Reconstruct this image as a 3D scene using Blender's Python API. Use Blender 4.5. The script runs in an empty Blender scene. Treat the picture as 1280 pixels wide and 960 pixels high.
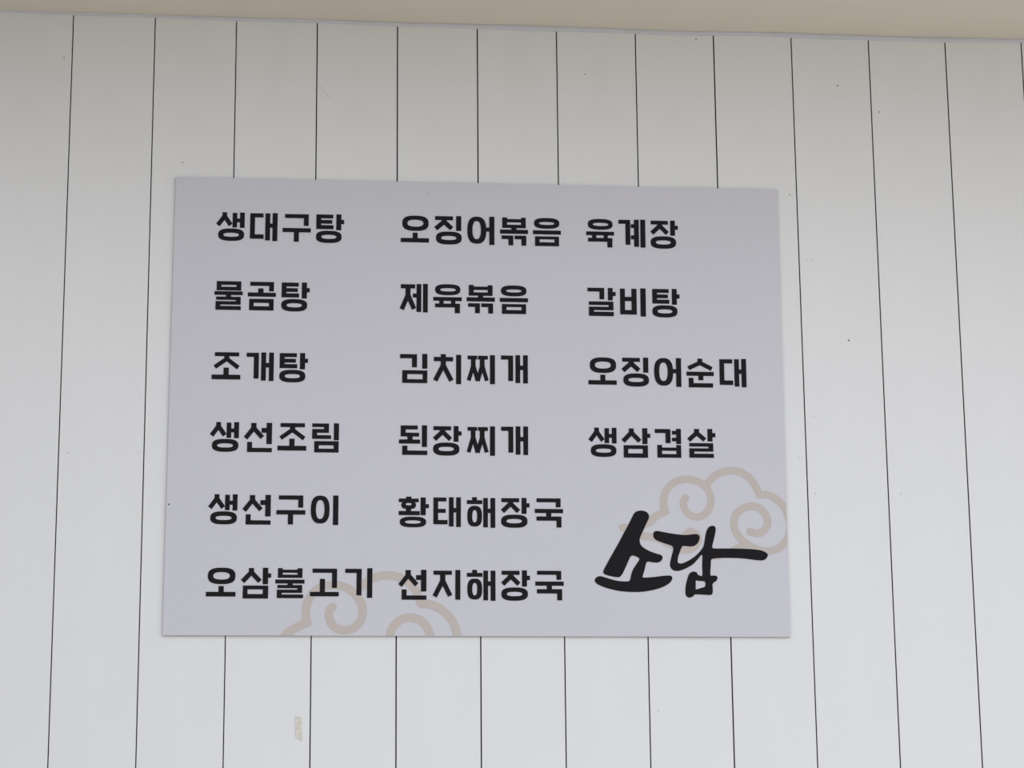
import bpy, bmesh, math, random
from mathutils import Vector, Matrix
from mathutils.geometry import tessellate_polygon

scene = bpy.context.scene
C = scene.collection
EYE = 1.60                       # camera height above the ground
SIGN_Z = EYE + 0.6821            # height of the sign's centre
SIGN_X = 0.7515

# ------------------------------------------------------------------ camera
F_PX = 2566.3
pitch, yaw, roll = 0.194206, -0.086113, -0.00882
cam_d = bpy.data.cameras.new('camera')
cam = bpy.data.objects.new('camera', cam_d)
C.objects.link(cam)
cam_d.sensor_fit = 'HORIZONTAL'
cam_d.sensor_width = 36.0
cam_d.lens = F_PX / 1280.0 * 36.0
cam_d.clip_end = 200
# wall frame (x right, y up, z to the viewer) -> Blender (x, -z, y)
B = Matrix(((1, 0, 0), (0, 0, -1), (0, 1, 0)))
Rw = Matrix.Rotation(yaw, 3, 'Y') @ Matrix.Rotation(pitch, 3, 'X') @ Matrix.Rotation(roll, 3, 'Z')
cam.matrix_world = Matrix.Translation((0.49404, -3.65781, EYE)) @ (B @ Rw).to_4x4()
scene.camera = cam

# ------------------------------------------------------------------ sky, sun, exposure
world = bpy.data.worlds.new('overcast_sky')
scene.world = world
world.use_nodes = True
bg = world.node_tree.nodes['Background']
bg.inputs['Color'].default_value = (0.895, 0.95, 1.075, 1)
bg.inputs['Strength'].default_value = 1.205
sun_d = bpy.data.lights.new('sun', 'SUN')
sun_d.energy = 0.48
sun_d.angle = math.radians(50)          # sun behind bright cloud: very soft
sun_d.color = (1.0, 0.985, 0.96)
sun = bpy.data.objects.new('sun', sun_d)
C.objects.link(sun)
sun.location = (6, -8, 7)
sun.rotation_euler = Vector((-0.60, 0.70, -0.42)).to_track_quat('-Z', 'Y').to_euler()
vs = scene.view_settings
vs.view_transform = 'Standard'
vs.look = 'None'
vs.gamma = 1
vs.use_curve_mapping = False
vs.exposure = 0.0

# ------------------------------------------------------------------ materials
def mat(name, col, rough=0.5, var=0.0, scale=4.0, bump=0.0, bscale=60.0, spec=0.5, stretch=(1, 1, 1), col2=None):
    m = bpy.data.materials.new(name)
    m.use_nodes = True
    nt = m.node_tree
    b = nt.nodes['Principled BSDF']
    b.inputs['Roughness'].default_value = rough
    b.inputs['Specular IOR Level'].default_value = spec
    tc = nt.nodes.new('ShaderNodeTexCoord')
    mp = nt.nodes.new('ShaderNodeMapping')
    mp.inputs['Scale'].default_value = stretch
    nt.links.new(tc.outputs['Object'], mp.inputs['Vector'])
    if var > 0 or col2:
        n = nt.nodes.new('ShaderNodeTexNoise')
        n.inputs['Scale'].default_value = scale
        n.inputs['Detail'].default_value = 5
        n.inputs['Roughness'].default_value = 0.6
        nt.links.new(mp.outputs[0], n.inputs['Vector'])
        r = nt.nodes.new('ShaderNodeValToRGB')
        r.color_ramp.elements[0].position = 0.3
        r.color_ramp.elements[1].position = 0.7
        c2 = col2 or [c * (1 - var) for c in col]
        r.color_ramp.elements[0].color = (*c2, 1)
        r.color_ramp.elements[1].color = (*col, 1)
        nt.links.new(n.outputs['Fac'], r.inputs['Fac'])
        nt.links.new(r.outputs['Color'], b.inputs['Base Color'])
    else:
        b.inputs['Base Color'].default_value = (*col, 1)
    if bump > 0:
        n2 = nt.nodes.new('ShaderNodeTexNoise')
        n2.inputs['Scale'].default_value = bscale
        n2.inputs['Detail'].default_value = 4
        nt.links.new(mp.outputs[0], n2.inputs['Vector'])
        bp = nt.nodes.new('ShaderNodeBump')
        bp.inputs['Strength'].default_value = bump
        bp.inputs['Distance'].default_value = 0.002
        nt.links.new(n2.outputs['Fac'], bp.inputs['Height'])
        nt.links.new(bp.outputs['Normal'], b.inputs['Normal'])
    return m

M = {
    'paint': mat('white_plank_paint', (0.80, 0.793, 0.775), 0.5, 0.035, 5.0, 0.05, 25.0, 0.35, (1, 1, 0.35)),
    'groove': mat('brown_board_core', (0.05, 0.036, 0.03), 0.9, 0.3, 20.0, spec=0.1),
    'plank_side': mat('bare_plank_side', (0.20, 0.155, 0.125), 0.9, 0.2, 15.0, spec=0.1),
    'ceiling': mat('beige_soffit_paint', (0.83, 0.765, 0.66), 0.8, 0.05, 3.0, 0.06, 40.0, 0.2),
    'caulk': mat('pale_caulk', (0.67, 0.67, 0.70), 0.6, 0.06, 30.0, 0.1, 60.0, 0.3),
    'ground': mat('pale_concrete', (0.60, 0.555, 0.475), 0.9, 0.15, 1.5, 0.3, 30.0, 0.2),
    'return': mat('taupe_shade_wall', (0.26, 0.25, 0.23), 0.8, 0.1, 3.0, 0.1, 40.0, 0.2),  # dark taupe of the added out-of-view wall that shades the left
    'panel': mat('grey_printed_board', (0.612, 0.598, 0.628), 0.42, 0.012, 3.0, 0.0, spec=0.4),
    'board_edge': mat('board_edge', (0.30, 0.30, 0.32), 0.7, 0.05, 30.0),
    'ink': mat('black_print', (0.013, 0.011, 0.013), 0.6, 0.15, 30.0, spec=0.1),
    'tan': mat('tan_print', (0.545, 0.480, 0.430), 0.45, 0.02, 10.0, spec=0.35),
    'tape': mat('yellowed_tape', (0.78, 0.755, 0.67), 0.6, 0.0, 130.0, 0.4, 300.0, 0.3, col2=(0.58, 0.54, 0.45)),
    'dirt': mat('dark_speck', (0.22, 0.20, 0.18), 0.8, 0.3, 200.0, spec=0.1),
    'nail': mat('painted_nail_head', (0.50, 0.49, 0.47), 0.7, 0.15, 300.0, spec=0.2),
    'scuff': mat('scuff_mark', (0.70, 0.67, 0.64), 0.7, 0.08, 90.0, spec=0.2),
}

# ------------------------------------------------------------------ helpers
def link(name, me, m, parent=None):
    o = bpy.data.objects.new(name, me)
    if m and not me.materials:
        me.materials.append(m)
    C.objects.link(o)
    if parent:
        o.parent = parent
    return o

def from_bm(name, bm, m, parent=None, smooth=False):
    me = bpy.data.meshes.new(name)
    bm.normal_update()
    bm.to_mesh(me)
    bm.free()
    if smooth:
        for p in me.polygons:
            p.use_smooth = True
    return link(name, me, m, parent)

def box_bm(x0, x1, y0, y1, z0, z1, bevel=0.0):
    bm = bmesh.new()
    v = [bm.verts.new(c) for c in ((x0, y0, z0), (x1, y0, z0), (x1, y1, z0), (x0, y1, z0),
                                   (x0, y0, z1), (x1, y0, z1), (x1, y1, z1), (x0, y1, z1))]
    for f in ((3, 2, 1, 0), (4, 5, 6, 7), (0, 1, 5, 4), (1, 2, 6, 5), (2, 3, 7, 6), (3, 0, 4, 7)):
        bm.faces.new([v[i] for i in f])
    if bevel:
        bmesh.ops.bevel(bm, geom=bm.edges[:], offset=bevel, segments=2, profile=0.7, affect='EDGES')
    return bm

def struct(o):
    o['kind'] = 'structure'
    return o

# pixel of the 1280x960 picture -> point on the wall plane (x, height above the sign centre);
# only used to read positions off the flat wall and the flat sign
def on_wall(u, v):
    d = Rw @ Vector(((u - 640) / F_PX, -(v - 480) / F_PX, -1))
    t = -3.65781 / d.z
    return 0.49404 + t * d.x, -0.682135 + t * d.y

rnd = random.Random(7)

# ------------------------------------------------------------------ the setting
CEIL = [(-4.0, .7400), (-1.0, .7385), (-.134, .7358), (0, .7351), (.158, .7343), (.336, .7323), (.485, .7312), (.605, .7301), (.816, .7300),
        (.937, .7284), (1.029, .7268), (1.1515, .7255), (1.306, .7268), (1.523, .7243), (1.68, .7247), (1.806, .7250),
        (2.6, .7240), (6.0, .7220)]

# added plain wall, out of view, that dims the left side of the planks
struct(from_bm('wall_left_shade', box_bm(-1.40, -1.20, -1.6, 0.0, 0.0, SIGN_Z + 0.738), M['return']))
ground = struct(from_bm('floor', box_bm(-30, 30, -40, 0.0, -0.1, 0.0), M['ground']))

# wall: dark backing board and one painted plank after the other
PW = 0.15
K0, K1 = -14, 30
wall = struct(from_bm('wall_back', box_bm(PW * K0, PW * K1, 0.012, 0.10, 0.0, SIGN_Z + 0.80), M['groove']))
plank_me = {}
planks = {}
for k in range(K0, K1):
    gap = rnd.choice((0.0019, 0.0021, 0.0023))
    if gap not in plank_me:
        bm = box_bm(gap / 2, PW - gap / 2, 0.0, 0.012, 0.0, SIGN_Z + 0.745, 0.0004)
        me = bpy.data.meshes.new('plank')
        bm.normal_update()
        bm.to_mesh(me)
        bm.free()
        me.materials.append(M['paint'])
        me.materials.append(M['plank_side'])
        for f in me.polygons:
            if abs(f.normal.x) > 0.9:
                f.material_index = 1
        plank_me[gap] = me
    p = bpy.data.objects.new('plank', plank_me[gap])
    C.objects.link(p)
    p.parent = wall
    p.location = (PW * k, rnd.uniform(-0.0003, 0.0003), 0.0)
    planks[k] = p

# soffit, its edge following the slightly uneven line along the wall
DEPTH = 0.77
bm = bmesh.new()
rows = []
for y, dz in ((0.10, 0.0), (0.0, 0.0), (-DEPTH, 0.0), (-DEPTH, 0.16), (0.10, 0.16)):
    rows.append([bm.verts.new((x, y, SIGN_Z + z + dz)) for x, z in CEIL])
for a in range(5):
    r0, r1 = rows[a], rows[(a + 1) % 5]
    for i in range(len(CEIL) - 1):
        bm.faces.new((r0[i], r1[i], r1[i + 1], r0[i + 1]))
bm.faces.new([r[0] for r in rows])
bm.faces.new([r[-1] for r in reversed(rows)])
bmesh.ops.recalc_face_normals(bm, faces=bm.faces[:])
struct(from_bm('ceiling', bm, M['ceiling']))

# caulk bead between planks and soffit, of uneven width
def ceil_z(x):
    for (x0, z0), (x1, z1) in zip(CEIL, CEIL[1:]):
        if x <= x1:
            return z0 + (z1 - z0) * (x - x0) / (x1 - x0)
    return CEIL[-1][1]
bm = bmesh.new()
prev = None
N = 260
for i in range(N + 1):
    x = -2.0 + 6.0 * i / N
    zc = ceil_z(x)
    t = max(0.0, min(1.0, (x + 0.1) / 0.8))
    w = 0.0035 + 0.0050 * t + 0.0008 * math.sin(x * 9.1) + 0.0006 * math.sin(x * 23.0 + 1)
    d = 0.0035 + 0.0008 * math.sin(x * 13.0 + 2)
    ring = [bm.verts.new((x, yy, SIGN_Z + zz)) for yy, zz in
            ((0.001, zc + 0.001), (-d * 0.9, zc + 0.001), (-d, zc - w * 0.45), (-d * 0.75, zc - w * 0.85), (-0.0002, zc - w), (0.001, zc - w))]
    if prev:
        for a in range(6):
            bm.faces.new((prev[a], prev[(a + 1) % 6], ring[(a + 1) % 6], ring[a]))
    prev = ring
bmesh.ops.recalc_face_normals(bm, faces=bm.faces[:])
struct(from_bm('trim_1', bm, M['caulk'], smooth=True))

# small marks on the planks: filled nail heads, specks, one scuff
def disc_on_plank(name, u, v, r, m, flat=1.0):
    x, y = on_wall(u, v)
    k = math.floor(x / PW)
    p = planks[k]
    bm = bmesh.new()
    n = 10
    vs_ = []
    for i in range(n):
        a = 2 * math.pi * i / n
        rr = r * rnd.uniform(0.8, 1.15)
        vs_.append((x - PW * k + rr * math.cos(a), SIGN_Z + y + rr * flat * math.sin(a)))
    top = [bm.verts.new((a, -0.0004, b)) for a, b in vs_]
    bot = [bm.verts.new((a, 0.0002, b)) for a, b in vs_]
    bm.faces.new(top)
    for i in range(n):
        bm.faces.new((top[i], bot[i], bot[(i + 1) % n], top[(i + 1) % n]))
    bmesh.ops.recalc_face_normals(bm, faces=bm.faces[:])
    return from_bm(name, bm, m, p)

for u, v in ((1019, 617), (1100, 613), (1126, 617), (1220, 617), (85, 566), (173, 565), (1016, 325), (1009, 325), (998.5, 572), (1017, 520.5)):
    disc_on_plank('nail_head', u, v, 0.0011, M['nail'])
for u, v, r in ((1061, 425.5, .0016), (1047, 107, .0016), (731, 93, .0012), (716, 89, .0009), (870, 49, .0013), (1099, 140, .0013), (798, 132, .0011),
                (692, 67, .0010), (80, 72, .0013), (228, 203, .0012), (269, 75, .0009), (823, 889, .0010), (196.5, 424, .0009), (1075, 82, .0008), (987, 243.5, .0012)):
    disc_on_plank('dirt_speck', u, v, r, M['nail'] if r < .0012 else M['dirt'])

def ribbon(pts, w, closed=False):
    """quads along a centreline in 2D, width w (or list)"""
    n = len(pts)
    L, R_ = [], []
    for i in range(n):
        a = Vector(pts[max(i - 1, 0)]); b = Vector(pts[min(i + 1, n - 1)])
        t = (b - a).normalized()
        nn = Vector((-t.y, t.x)) * (w[i] if isinstance(w, list) else w) * 0.5
        p = Vector(pts[i])
        L.append(tuple(p + nn)); R_.append(tuple(p - nn))
    return [(R_[i], R_[i + 1], L[i + 1], L[i]) for i in range(n - 1)]

def catmull(pts, sub=6, closed=False):
    out = []
    n = len(pts)
    rng = n if closed else n - 1
    for i in range(rng):
        if closed:
            p0, p1, p2, p3 = (pts[(i + j) % n] for j in (-1, 0, 1, 2))
        else:
            p0, p1, p2, p3 = pts[max(i - 1, 0)], pts[i], pts[i + 1], pts[min(i + 2, n - 1)]
        for s in range(sub):
            t = s / sub
            out.append(tuple(0.5 * ((2 * b) + (-a + c) * t + (2 * a - 5 * b + 4 * c - d) * t * t + (-a + 3 * b - 3 * c + d) * t ** 3)
                             for a, b, c, d in zip(p0, p1, p2, p3)))
    if not closed:
        out.append(tuple(pts[-1]))
    return out

sc = [on_wall(u, v) for u, v in ((398, 107), (402.5, 111), (407, 116), (411.5, 123))]
k = math.floor(sc[0][0] / PW)
bm = bmesh.new()
for q in ribbon(catmull(sc, 5), 0.0012):
    bm.faces.new([bm.verts.new((a - PW * k, -0.0005, SIGN_Z + b)) for a, b in q])
bmesh.ops.remove_doubles(bm, verts=bm.verts[:], dist=1e-6)
from_bm('scuff_mark', bm, M['scuff'], planks[k])

# ------------------------------------------------------------------ the menu sign
SW, SH, TH = 1.11717, 0.83533, 0.0045
ROT = -0.00523
FRONT = -TH - 0.0006
sign = bpy.data.objects.new('menu_sign', None)
C.objects.link(sign)
sign.location = (SIGN_X, 0, SIGN_Z)
sign.rotation_euler = (0, -ROT, 0)
sign['label'] = 'grey rectangular menu board with black Korean dish names mounted on white plank wall'
sign['category'] = 'sign'

def to_sign(u, v):
    """position on the sign face (x right, y up from its centre) read from the picture"""
    x, y = on_wall(u, v)
    x -= SIGN_X
    c, s = math.cos(ROT), math.sin(ROT)
    return c * x + s * y, -s * x + c * y

bm = box_bm(-SW / 2, SW / 2, FRONT, -0.0006, -SH / 2, SH / 2, 0.0005)
panel = from_bm('panel', bm, M['panel'], sign)
panel.data.materials.append(M['board_edge'])
for p in panel.data.polygons:
    if abs(p.normal.y) < 0.5:
        p.material_index = 1

def print_mesh(name, faces, m, lift, label=None, clip=True, parent=None):
    bm = bmesh.new()
    for f in faces:
        z = lift
        if isinstance(f, dict):
            z = lift + f['dz']; f = f['f']
        vv = [bm.verts.new((x, FRONT - z, y)) for x, y in f]
        fc = bm.faces.new(vv)
        fc.normal_update()
        if fc.normal.y > 0:
            fc.normal_flip()
    if clip:
        e = 0.0010
        for co, no in (((SW / 2 - e, 0, 0), (1, 0, 0)), ((-SW / 2 + e, 0, 0), (-1, 0, 0)), ((0, 0, SH / 2 - e), (0, 0, 1)), ((0, 0, -SH / 2 + e), (0, 0, -1))):
            bmesh.ops.bisect_plane(bm, geom=bm.verts[:] + bm.edges[:] + bm.faces[:], plane_co=co, plane_no=no, clear_outer=True)
    o = from_bm(name, bm, m, parent or sign)
    if label:
        o['label'] = label
    return o

# -- hand-drawn glyphs: R = bar, S = slanted stroke, O = round ring, Q = box ring, in drawing units, y down
level = [0]
def stroke(polys):
    # every stroke lies a hair's breadth above the one before it
    level[0] = (level[0] + 1) % 17
    return [(level[0], p) for p in polys]

def bar(x0, y0, x1, y1):
    return [(x0, y0), (x1, y0), (x1, y1), (x0, y1)]

def R(x0, y0, x1, y1):
    return stroke([bar(x0, y0, x1, y1)])

def S(x0, y0, x1, y1, w=30):
    d = Vector((x1 - x0, y1 - y0)).normalized()
    n = Vector((-d.y, d.x)) * w / 2
    return stroke([[(x0 + n.x, y0 + n.y), (x1 + n.x, y1 + n.y), (x1 - n.x, y1 - n.y), (x0 - n.x, y0 - n.y)]])

def O(x0, y0, x1, y1, a0, b0, a1, b1, n=2.7, n2=2.5):
    def se(x0, y0, x1, y1, n, t):
        c, s = math.cos(t), math.sin(t)
        return ((x0 + x1) / 2 + (x1 - x0) / 2 * math.copysign(abs(c) ** (2 / n), c),
                (y0 + y1) / 2 + (y1 - y0) / 2 * math.copysign(abs(s) ** (2 / n), s))
    N = 48
    out = []
    for i in range(N):
        t0, t1 = 2 * math.pi * i / N, 2 * math.pi * (i + 1) / N
        out.append([se(x0, y0, x1, y1, n, t0), se(x0, y0, x1, y1, n, t1), se(a0, b0, a1, b1, n2, t1), se(a0, b0, a1, b1, n2, t0)])
    return stroke(out)

def Q(x0, y0, x1, y1, a0, b0, a1, b1):
    return stroke([bar(x0, y0, x1, b0), bar(x0, b1, x1, y1), bar(x0, b0, a0, b1), bar(a1, b0, x1, b1)])

# glyph: (unit x, unit y in micrometres where it was measured, strokes)
G = {
 '생': (267.6, 273.1, R(40, 0, 72, 42) + S(57, 26, 11, 89) + S(55, 26, 98, 87) + R(110, 3, 141, 104) + R(160, 0, 192, 106) + R(141, 42, 160, 68) + O(15, 112, 190, 197, 50, 141, 155, 169)),
 '대': (273.2, 284.3, R(4, 3, 92, 30) + R(4, 3, 36, 172) + R(4, 143, 95, 172) + R(105, 2, 137, 182) + R(153, 0, 186, 186) + R(137, 70, 153, 97)),
 '구': (273.2, 284.3, R(15, 4, 173, 30) + R(141, 4, 173, 80) + R(0, 97, 188, 124) + R(75, 97, 109, 187)),
 '탕': (270.5, 280.0, R(3, 2, 36, 100) + R(3, 2, 117, 28) + R(3, 39, 111, 64) + R(3, 74, 120, 101) + R(138, 0, 172, 107) + R(172, 37, 191, 65) + O(2, 112, 175, 194, 38, 139, 140, 167)),
 '물': (271.0, 280.4, Q(14, 0, 177, 61, 45, 24, 145, 37) + R(0, 67, 188, 91) + R(77, 67, 111, 110) + R(12, 103, 175, 124) + R(143, 103, 175, 155) + R(9, 133, 175, 155) + R(9, 133, 40, 190) + R(9, 165, 177, 190)),
 '곰': (271.0, 280.4, R(15, 1, 173, 27) + R(141, 1, 173, 63) + R(68, 44, 104, 80) + R(0, 72, 187, 99) + Q(10, 114, 173, 190, 40, 140, 142, 163)),
 '오': (277.8, 286.6, O(10, 2, 184, 103, 44, 29, 149, 75) + R(79, 115, 112, 155) + R(0, 151, 187, 179)),
 '징': (277.8, 286.6, R(8, 2, 126, 28) + R(51, 2, 84, 50) + S(70, 36, 12, 86) + S(64, 36, 118, 84) + R(147, 0, 181, 98) + O(14, 104, 184, 189, 48, 132, 149, 160)),
 '어': (278.0, 284.0, O(2, 1, 128, 182, 36, 30, 92, 152, 2.55, 2.4) + R(148, 0, 182, 189) + R(120, 73, 150, 100)),
 '볶': (277.8, 286.6, R(15, 2, 47, 72) + R(140, 2, 172, 72) + R(15, 12, 172, 34) + R(15, 50, 172, 72) + R(75, 72, 110, 92) + R(0, 83, 187, 110) + R(10, 122, 88, 146) + R(56, 122, 88, 187) + R(97, 122, 175, 146) + R(143, 122, 175, 188)),
 '음': (277.8, 286.6, O(8, 1, 177, 72, 42, 27, 144, 47) + R(0, 84, 187, 110) + Q(14, 124, 174, 188, 44, 143, 144, 163)),
 '제': (275.6, 282.7, R(6, 5, 101, 32) + R(37, 5, 70, 95) + S(56, 68, 13, 171) + S(51, 68, 94, 168) + R(86, 66, 112, 92) + R(110, 2, 142, 187) + R(153, 0, 185, 190)),
 '육': (275.6, 282.7, O(12, 0, 180, 73, 46, 26, 150, 48) + R(0, 86, 189, 111) + R(40, 105, 69, 135) + R(118, 105, 147, 135) + R(12, 129, 178, 154) + R(143, 129, 177, 192)),
 '계': (281.3, 288.4, R(2, 3, 80, 29) + R(48, 3, 80, 168) + R(84, 31, 108, 56) + R(84, 105, 108, 131) + R(105, 1, 137, 181) + R(147, 0, 180, 185)),
 '장': (271.8, 275.1, R(4, 5, 122, 31) + R(48, 5, 82, 52) + S(68, 38, 11, 92) + S(62, 38, 118, 92) + R(138, 2, 171, 107) + R(171, 37, 191, 65) + O(2, 113, 177, 199, 38, 141, 140, 170)),
 '갈': (279.4, 284.6, R(2, 1, 113, 26) + R(81, 1, 113, 77) + R(137, 1, 169, 83) + R(169, 27, 189, 54) + R(10, 92, 173, 115) + R(141, 92, 173, 149) + R(10, 127, 173, 149) + R(10, 127, 43, 188) + R(10, 160, 175, 188)),
 '비': (279.4, 284.6, R(3, 4, 35, 174) + R(79, 4, 113, 175) + R(3, 58, 113, 86) + R(3, 146, 113, 175) + R(138, 0, 174, 187)),
 '조': (269.1, 276.6, R(18, 2, 180, 28) + R(81, 2, 115, 55) + S(103, 42, 20, 101, 28) + S(93, 42, 176, 103, 28) + R(78, 104, 113, 160) + R(0, 151, 191, 182)),
 '개': (269.1, 276.6, R(6, 3, 88, 30) + R(55, 3, 88, 174) + R(104, 0, 136, 187) + R(156, 0, 188, 189) + R(136, 70, 156, 99)),
 '선': (267.6, 273.1, R(48, 4, 83, 48) + S(68, 34, 12, 105) + S(63, 34, 123, 100) + R(151, 2, 187, 143) + R(118, 37, 153, 68) + R(23, 130, 56, 197) + R(23, 169, 188, 197)),
 '림': (267.6, 273.1, R(5, 2, 117, 26) + R(84, 2, 117, 64) + R(5, 39, 117, 64) + R(5, 39, 38, 105) + R(5, 80, 132, 105) + R(150, 0, 184, 113) + Q(20, 120, 183, 195, 50, 147, 150, 170)),
 '김': (273.7, 278.9, R(3, 3, 115, 30) + R(82, 3, 115, 90) + R(150, 0, 184, 98) + Q(18, 110, 184, 194, 51, 135, 153, 169)),
 '치': (273.7, 278.9, R(50, 0, 84, 92) + R(4, 19, 132, 47) + S(69, 68, 14, 176, 31) + S(65, 68, 121, 176, 31) + R(152, 3, 186, 198)),
 '찌': (273.7, 278.9, R(6, 7, 70, 32) + R(75, 7, 141, 32) + R(28, 7, 59, 88) + R(87, 7, 119, 88) + S(45, 66, 13, 173, 26) + S(42, 66, 74, 175, 28) + S(105, 66, 73, 175, 28) + S(102, 66, 134, 173, 26) + R(155, 2, 188, 195)),
 '된': (271.8, 275.1, R(11, 2, 44, 74) + R(11, 2, 124, 28) + R(11, 50, 133, 75) + R(55, 72, 90, 102) + R(0, 95, 140, 122) + R(152, 0, 186, 143) + R(22, 136, 56, 197) + R(22, 168, 188, 197)),
 '순': (278.3, 281.2, R(75, 1, 107, 40) + S(96, 27, 13, 66, 28) + S(86, 27, 169, 69, 28) + R(0, 89, 182, 116) + R(79, 89, 112, 145) + R(14, 130, 46, 192) + R(14, 165, 176, 193)),
 '삼': (276.1, 277.2, R(50, 3, 83, 42) + S(69, 28, 11, 89) + S(64, 28, 122, 88) + R(139, 1, 173, 106) + R(173, 37, 192, 64) + Q(14, 115, 175, 197, 44, 139, 141, 169)),
 '겹': (276.1, 277.2, R(4, 5, 108, 31) + R(75, 5, 108, 98) + R(146, 3, 178, 104) + R(118, 16, 148, 41) + R(118, 62, 148, 86) + R(19, 111, 51, 195) + R(146, 111, 178, 195) + R(19, 128, 178, 149) + R(19, 171, 178, 195)),
 '살': (276.1, 277.2, R(48, 2, 81, 40) + S(68, 26, 11, 77, 29) + S(62, 26, 119, 75, 29) + R(137, 1, 170, 84) + R(170, 28, 190, 56) + R(14, 96, 174, 119) + R(142, 96, 174, 152) + R(14, 131, 174, 152) + R(14, 131, 47, 193) + R(14, 167, 177, 193)),
 '이': (265.8, 269.4, O(3, 4, 128, 189, 37, 33, 94, 160, 2.55, 2.4) + R(151, 2, 187, 199)),
 '불': (264.4, 265.9, R(16, 3, 48, 67) + R(146, 3, 179, 67) + R(16, 13, 179, 33) + R(16, 46, 179, 67) + R(0, 79, 194, 105) + R(81, 79, 116, 122) + R(14, 115, 179, 136) + R(147, 115, 179, 167) + R(13, 146, 179, 167) + R(11, 146, 43, 202) + R(11, 178, 186, 202)),
 '고': (264.4, 265.9, R(17, 5, 181, 32) + R(148, 5, 181, 133) + R(67, 73, 101, 170) + R(2, 160, 194, 189)),
 '기': (264.4, 265.9, R(6, 5, 116, 32) + R(82, 5, 116, 182) + R(153, 0, 188, 198)),
 '황': (270.3, 271.5, R(48, 0, 84, 20) + R(0, 13, 132, 37) + O(17, 30, 114, 82, 47, 42, 86, 58) + R(48, 78, 82, 105) + R(0, 96, 140, 123) + R(145, 5, 179, 123) + R(179, 49, 200, 75) + O(8, 133, 182, 203, 42, 157, 147, 179)),
 '태': (270.3, 271.5, R(4, 4, 35, 182) + R(4, 4, 90, 30) + R(4, 80, 85, 106) + R(4, 154, 98, 182) + R(107, 2, 138, 196) + R(155, 2, 186, 199) + R(138, 74, 155, 102)),
 '해': (270.3, 271.5, R(35, 0, 67, 26) + R(0, 20, 103, 46) + O(3, 58, 101, 195, 36, 86, 68, 168) + R(109, 5, 140, 200) + R(157, 5, 189, 203) + R(140, 76, 157, 105)),
 '국': (270.3, 271.5, R(13, 4, 174, 30) + R(142, 4, 174, 63) + R(1, 75, 190, 102) + R(77, 75, 111, 133) + R(12, 125, 179, 153) + R(146, 125, 179, 198)),
 '지': (268.5, 267.8, R(6, 7, 128, 34) + R(50, 7, 84, 92) + S(69, 68, 14, 178, 31) + S(65, 68, 117, 174, 31) + R(151, 2, 184, 199)),
}
Z = 16 / 3.0
WORDS = [('생대구탕', 240, 250, 165, 86, 60.3), ('물곰탕', 240, 250, 153, 545, 60.1), ('조개탕', 240, 430, 136, 56, 60.2), ('생선조림', 240, 430, 123, 523, 60.2),
         ('생선구이', 240, 600, 112, 97, 60.2), ('오삼불고기', 240, 600, 98, 584, 60.7),
         ('오징어볶음', 480, 250, 112, 106, 61.0), ('제육볶음', 480, 250, 106, 561, 61.0), ('김치찌개', 480, 430, 104, 68, 61.0), ('된장찌개', 480, 430, 100, 544, 61.0),
         ('황태해장국', 480, 600, 98, 113, 61.1), ('선지해장국', 480, 600, 95, 598, 61.1),
         ('육계장', 720, 250, 64, 130, 60.0), ('갈비탕', 720, 250, 72, 588, 60.0), ('오징어순대', 720, 430, 79, 90, 60.4), ('생삼겹살', 720, 430, 80, 560, 60.3)]
for word, ox, oy, l, t, pitch_mm in WORDS:
    ax, ay = to_sign(ox + l / Z, oy + t / Z)
    faces = []
    for i, ch in enumerate(word):
        ux, uy, strokes = G[ch]
        for lv, poly in strokes:
            faces.append({'f': [(ax + i * pitch_mm * 1e-3 + x * ux * 1e-6, ay - y * uy * 1e-6) for x, y in poly], 'dz': lv * 0.00003})
    print_mesh('lettering', faces, M['ink'], 0.0007, 'black Korean lettering reading ' + word)

# -- brush-drawn shop mark
ZA = 1280 / 270.0
def pa(p):
    return to_sign(730 + p[0] / ZA, 570 + p[1] / ZA)
SO = [(330,326),(352,328),(372,338),(382,355),(380,375),(368,400),(350,440),(332,480),(327,500),(332,525),(350,545),(385,565),(425,580),(452,588),(463,602),(455,622),(435,633),(405,632),(375,628),(365,640),(355,680),(345,715),(350,722),(400,720),(450,714),(495,710),(515,714),(520,728),(508,750),(470,775),(410,795),(340,806),(270,807),(200,800),(130,783),(85,765),(64,748),(62,735),(72,720),(90,714),(110,717),(150,730),(200,742),(245,745),(265,742),(272,730),(278,700),(290,670),(310,640),(325,615),(320,605),(300,595),(285,592),(272,600),(258,630),(240,670),(225,700),(212,716),(195,720),(150,712),(120,702),(112,690),(118,670),(150,610),(190,540),(230,465),(265,400),(290,350),(305,333)]
DAM = [(408,462),(415,450),(435,447),(480,455),(540,465),(600,470),(650,465),(672,468),(682,482),(678,505),(665,525),(645,536),(620,538),(590,535),(578,540),(565,570),(555,600),(552,625),(558,637),(580,638),(620,620),(660,592),(690,560),(705,535),(712,500),(720,455),(735,425),(755,416),(772,420),(777,440),(770,480),(760,520),(757,542),(770,550),(830,550),(920,551),(1000,555),(1050,563),(1080,578),(1085,592),(1075,610),(1055,620),(1020,619),(950,610),(880,606),(810,606),(765,610),(750,618),(748,650),(745,690),(748,710),(765,710),(782,713),(788,725),(780,742),(765,752),(758,765),(760,790),(758,815),(745,825),(700,823),(655,822),(645,832),(625,840),(607,835),(598,815),(600,770),(612,720),(625,695),(645,687),(665,692),(672,705),(690,712),(698,708),(697,650),(698,595),(690,590),(670,615),(640,645),(600,668),(560,682),(530,680),(512,665),(507,640),(515,600),(525,560),(522,540),(505,530),(460,515),(425,500),(410,485)]
HOLE = [(659,738),(685,742),(710,744),(716,752),(716,772),(708,779),(690,784),(659,793)]
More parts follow.
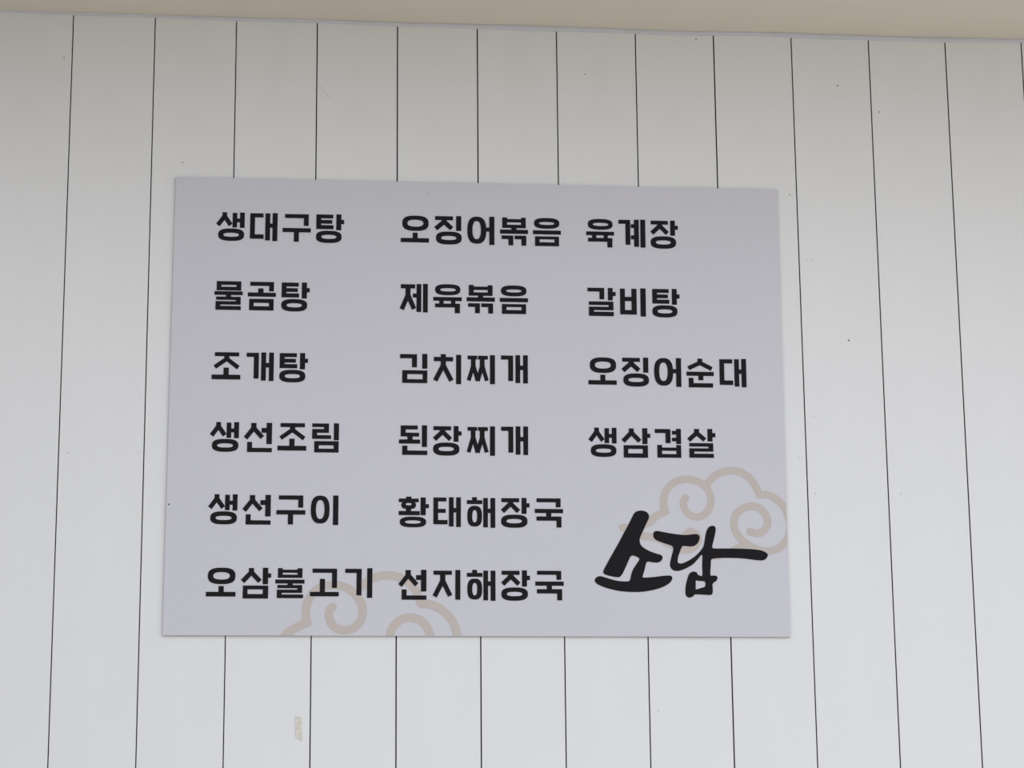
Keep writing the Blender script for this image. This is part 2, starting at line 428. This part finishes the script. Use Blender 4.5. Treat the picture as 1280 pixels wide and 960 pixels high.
def filled(loops):
    loops = [[pa(p) for p in lp] for lp in loops]
    flat = [p for lp in loops for p in lp]
    tris = tessellate_polygon([[Vector((x, y, 0)) for x, y in lp] for lp in loops])
    return [[flat[i] for i in t] for t in tris]
print_mesh('brush_lettering', filled([catmull(SO, 4, True)]) + filled([catmull(DAM, 4, True), HOLE]), M['ink'], 0.0009,
           'thick black brush-style Korean lettering over the cloud outline')

# -- cloud outlines
def cap(c, r, n=20):
    return [(c[0] + r * math.cos(2 * math.pi * i / n), c[1] + r * math.sin(2 * math.pi * i / n)) for i in range(n)]
def cloud(strokes, conv, w, label):
    faces = []
    for i, (pts, c0, c1) in enumerate(strokes):
        pts = catmull([conv(p) for p in pts], 8)
        dz = 0.00004 * i
        faces += [{'f': q, 'dz': dz} for q in ribbon(pts, w)]
        for flag, c in ((c0, pts[0]), (c1, pts[-1])):
            if flag:
                faces.append({'f': cap(c, w / 2), 'dz': dz + 0.00001})
    return print_mesh('cloud_motif', faces, M['tan'], 0.0003, label)
def pb(p):
    return to_sign(340 + p[0] / (1280 / 260.0), 700 + p[1] / (1280 / 260.0))
cloud([([(473,322),(469,265),(488,205),(535,158),(607,139),(680,157),(730,202),(750,262),(740,312),(710,350),(670,364),(622,350),(593,312),(586,272),(600,250)], 1, 1),
       ([(725,172),(765,125),(815,98),(870,89),(930,100),(985,140),(1018,190),(1036,232)], 0, 1),
       ([(1038,232),(1085,233),(1140,260),(1182,305),(1210,370),(1218,430),(1200,495),(1160,540),(1110,562),(1060,565),(1000,545),(935,500),(897,450),(886,400),(897,350),(935,315),(985,300),(1035,310),(1070,345),(1085,390),(1070,435),(1030,460),(980,450)], 1, 1),
       ([(228,425),(300,425),(375,400),(425,357),(482,330)], 1, 1),
       ([(228,425),(330,470),(430,488),(520,530),(590,557),(645,545),(672,505),(665,468),(628,449),(600,468)], 1, 1),
       ([(700,600),(800,590),(870,568),(932,536)], 0, 1)],
      pa, 0.0134, 'tan cloud outline behind the brush lettering')
cloud([([(213,388),(208,330),(217,268),(248,210),(302,170),(370,155),(448,167),(510,210),(548,265),(558,318),(547,370),(510,415),(452,433),(400,423),(362,385),(351,340),(358,305),(373,290)], 1, 1),
       ([(540,180),(590,130),(645,106),(710,95),(780,108),(850,150),(895,210),(916,270)], 0, 1),
       ([(916,270),(975,276),(1035,302),(1090,350),(1125,410),(1142,490)], 1, 0),
       ([(720,500),(735,432),(770,385),(815,360),(855,355),(905,368),(945,402),(968,450),(976,500)], 0, 0),
       ([(40,510),(100,448),(165,408),(220,387)], 0, 1)],
      pb, 0.0148, 'tan cloud outline cut off by the lower edge')

# a black speck and a smudge on the board
x, y = to_sign(211.3, 630.8)
print_mesh('dirt_speck', [cap((x, y), 0.0014, 10)], M['ink'], 0.0005)
x, y = to_sign(534.5, 243.5)
bsm = mat('grey_smudge', (0.53, 0.52, 0.55), 0.5, 0.03, 80)
print_mesh('smudge', [[(x - .0013, y - .005), (x + .0013, y - .005), (x + .0012, y + .004), (x, y + .0055), (x - .001, y + .004)]], bsm, 0.0004)

# ------------------------------------------------------------------ scrap of tape on a plank
poly = [on_wall(u, v) for u, v in ((368.8, 896.3), (372.5, 895.7), (376.9, 896.5), (377.3, 903), (376.9, 910), (377.5, 918), (377.4, 923), (377.6, 926.3),
                                   (374.8, 925.2), (372.3, 923.3), (369.8, 921.8), (369.3, 914), (368.9, 905))]
cx = sum(p[0] for p in poly) / len(poly)
cz = sum(p[1] for p in poly) / len(poly)
bm = bmesh.new()
front = [bm.verts.new((a - cx, -0.0006, b - cz)) for a, b in poly]
back = [bm.verts.new((a - cx, 0.0, b - cz)) for a, b in poly]
bm.faces.new(front)
bm.faces.new(list(reversed(back)))
n = len(poly)
for i in range(n):
    bm.faces.new((front[i], back[i], back[(i + 1) % n], front[(i + 1) % n]))
bmesh.ops.recalc_face_normals(bm, faces=bm.faces[:])
tape = from_bm('tape_scrap', bm, M['tape'])
tape.location = (cx, -0.0003, SIGN_Z + cz)
tape['label'] = 'small yellowed scrap of torn tape stuck on white plank below the menu board'
tape['category'] = 'tape'
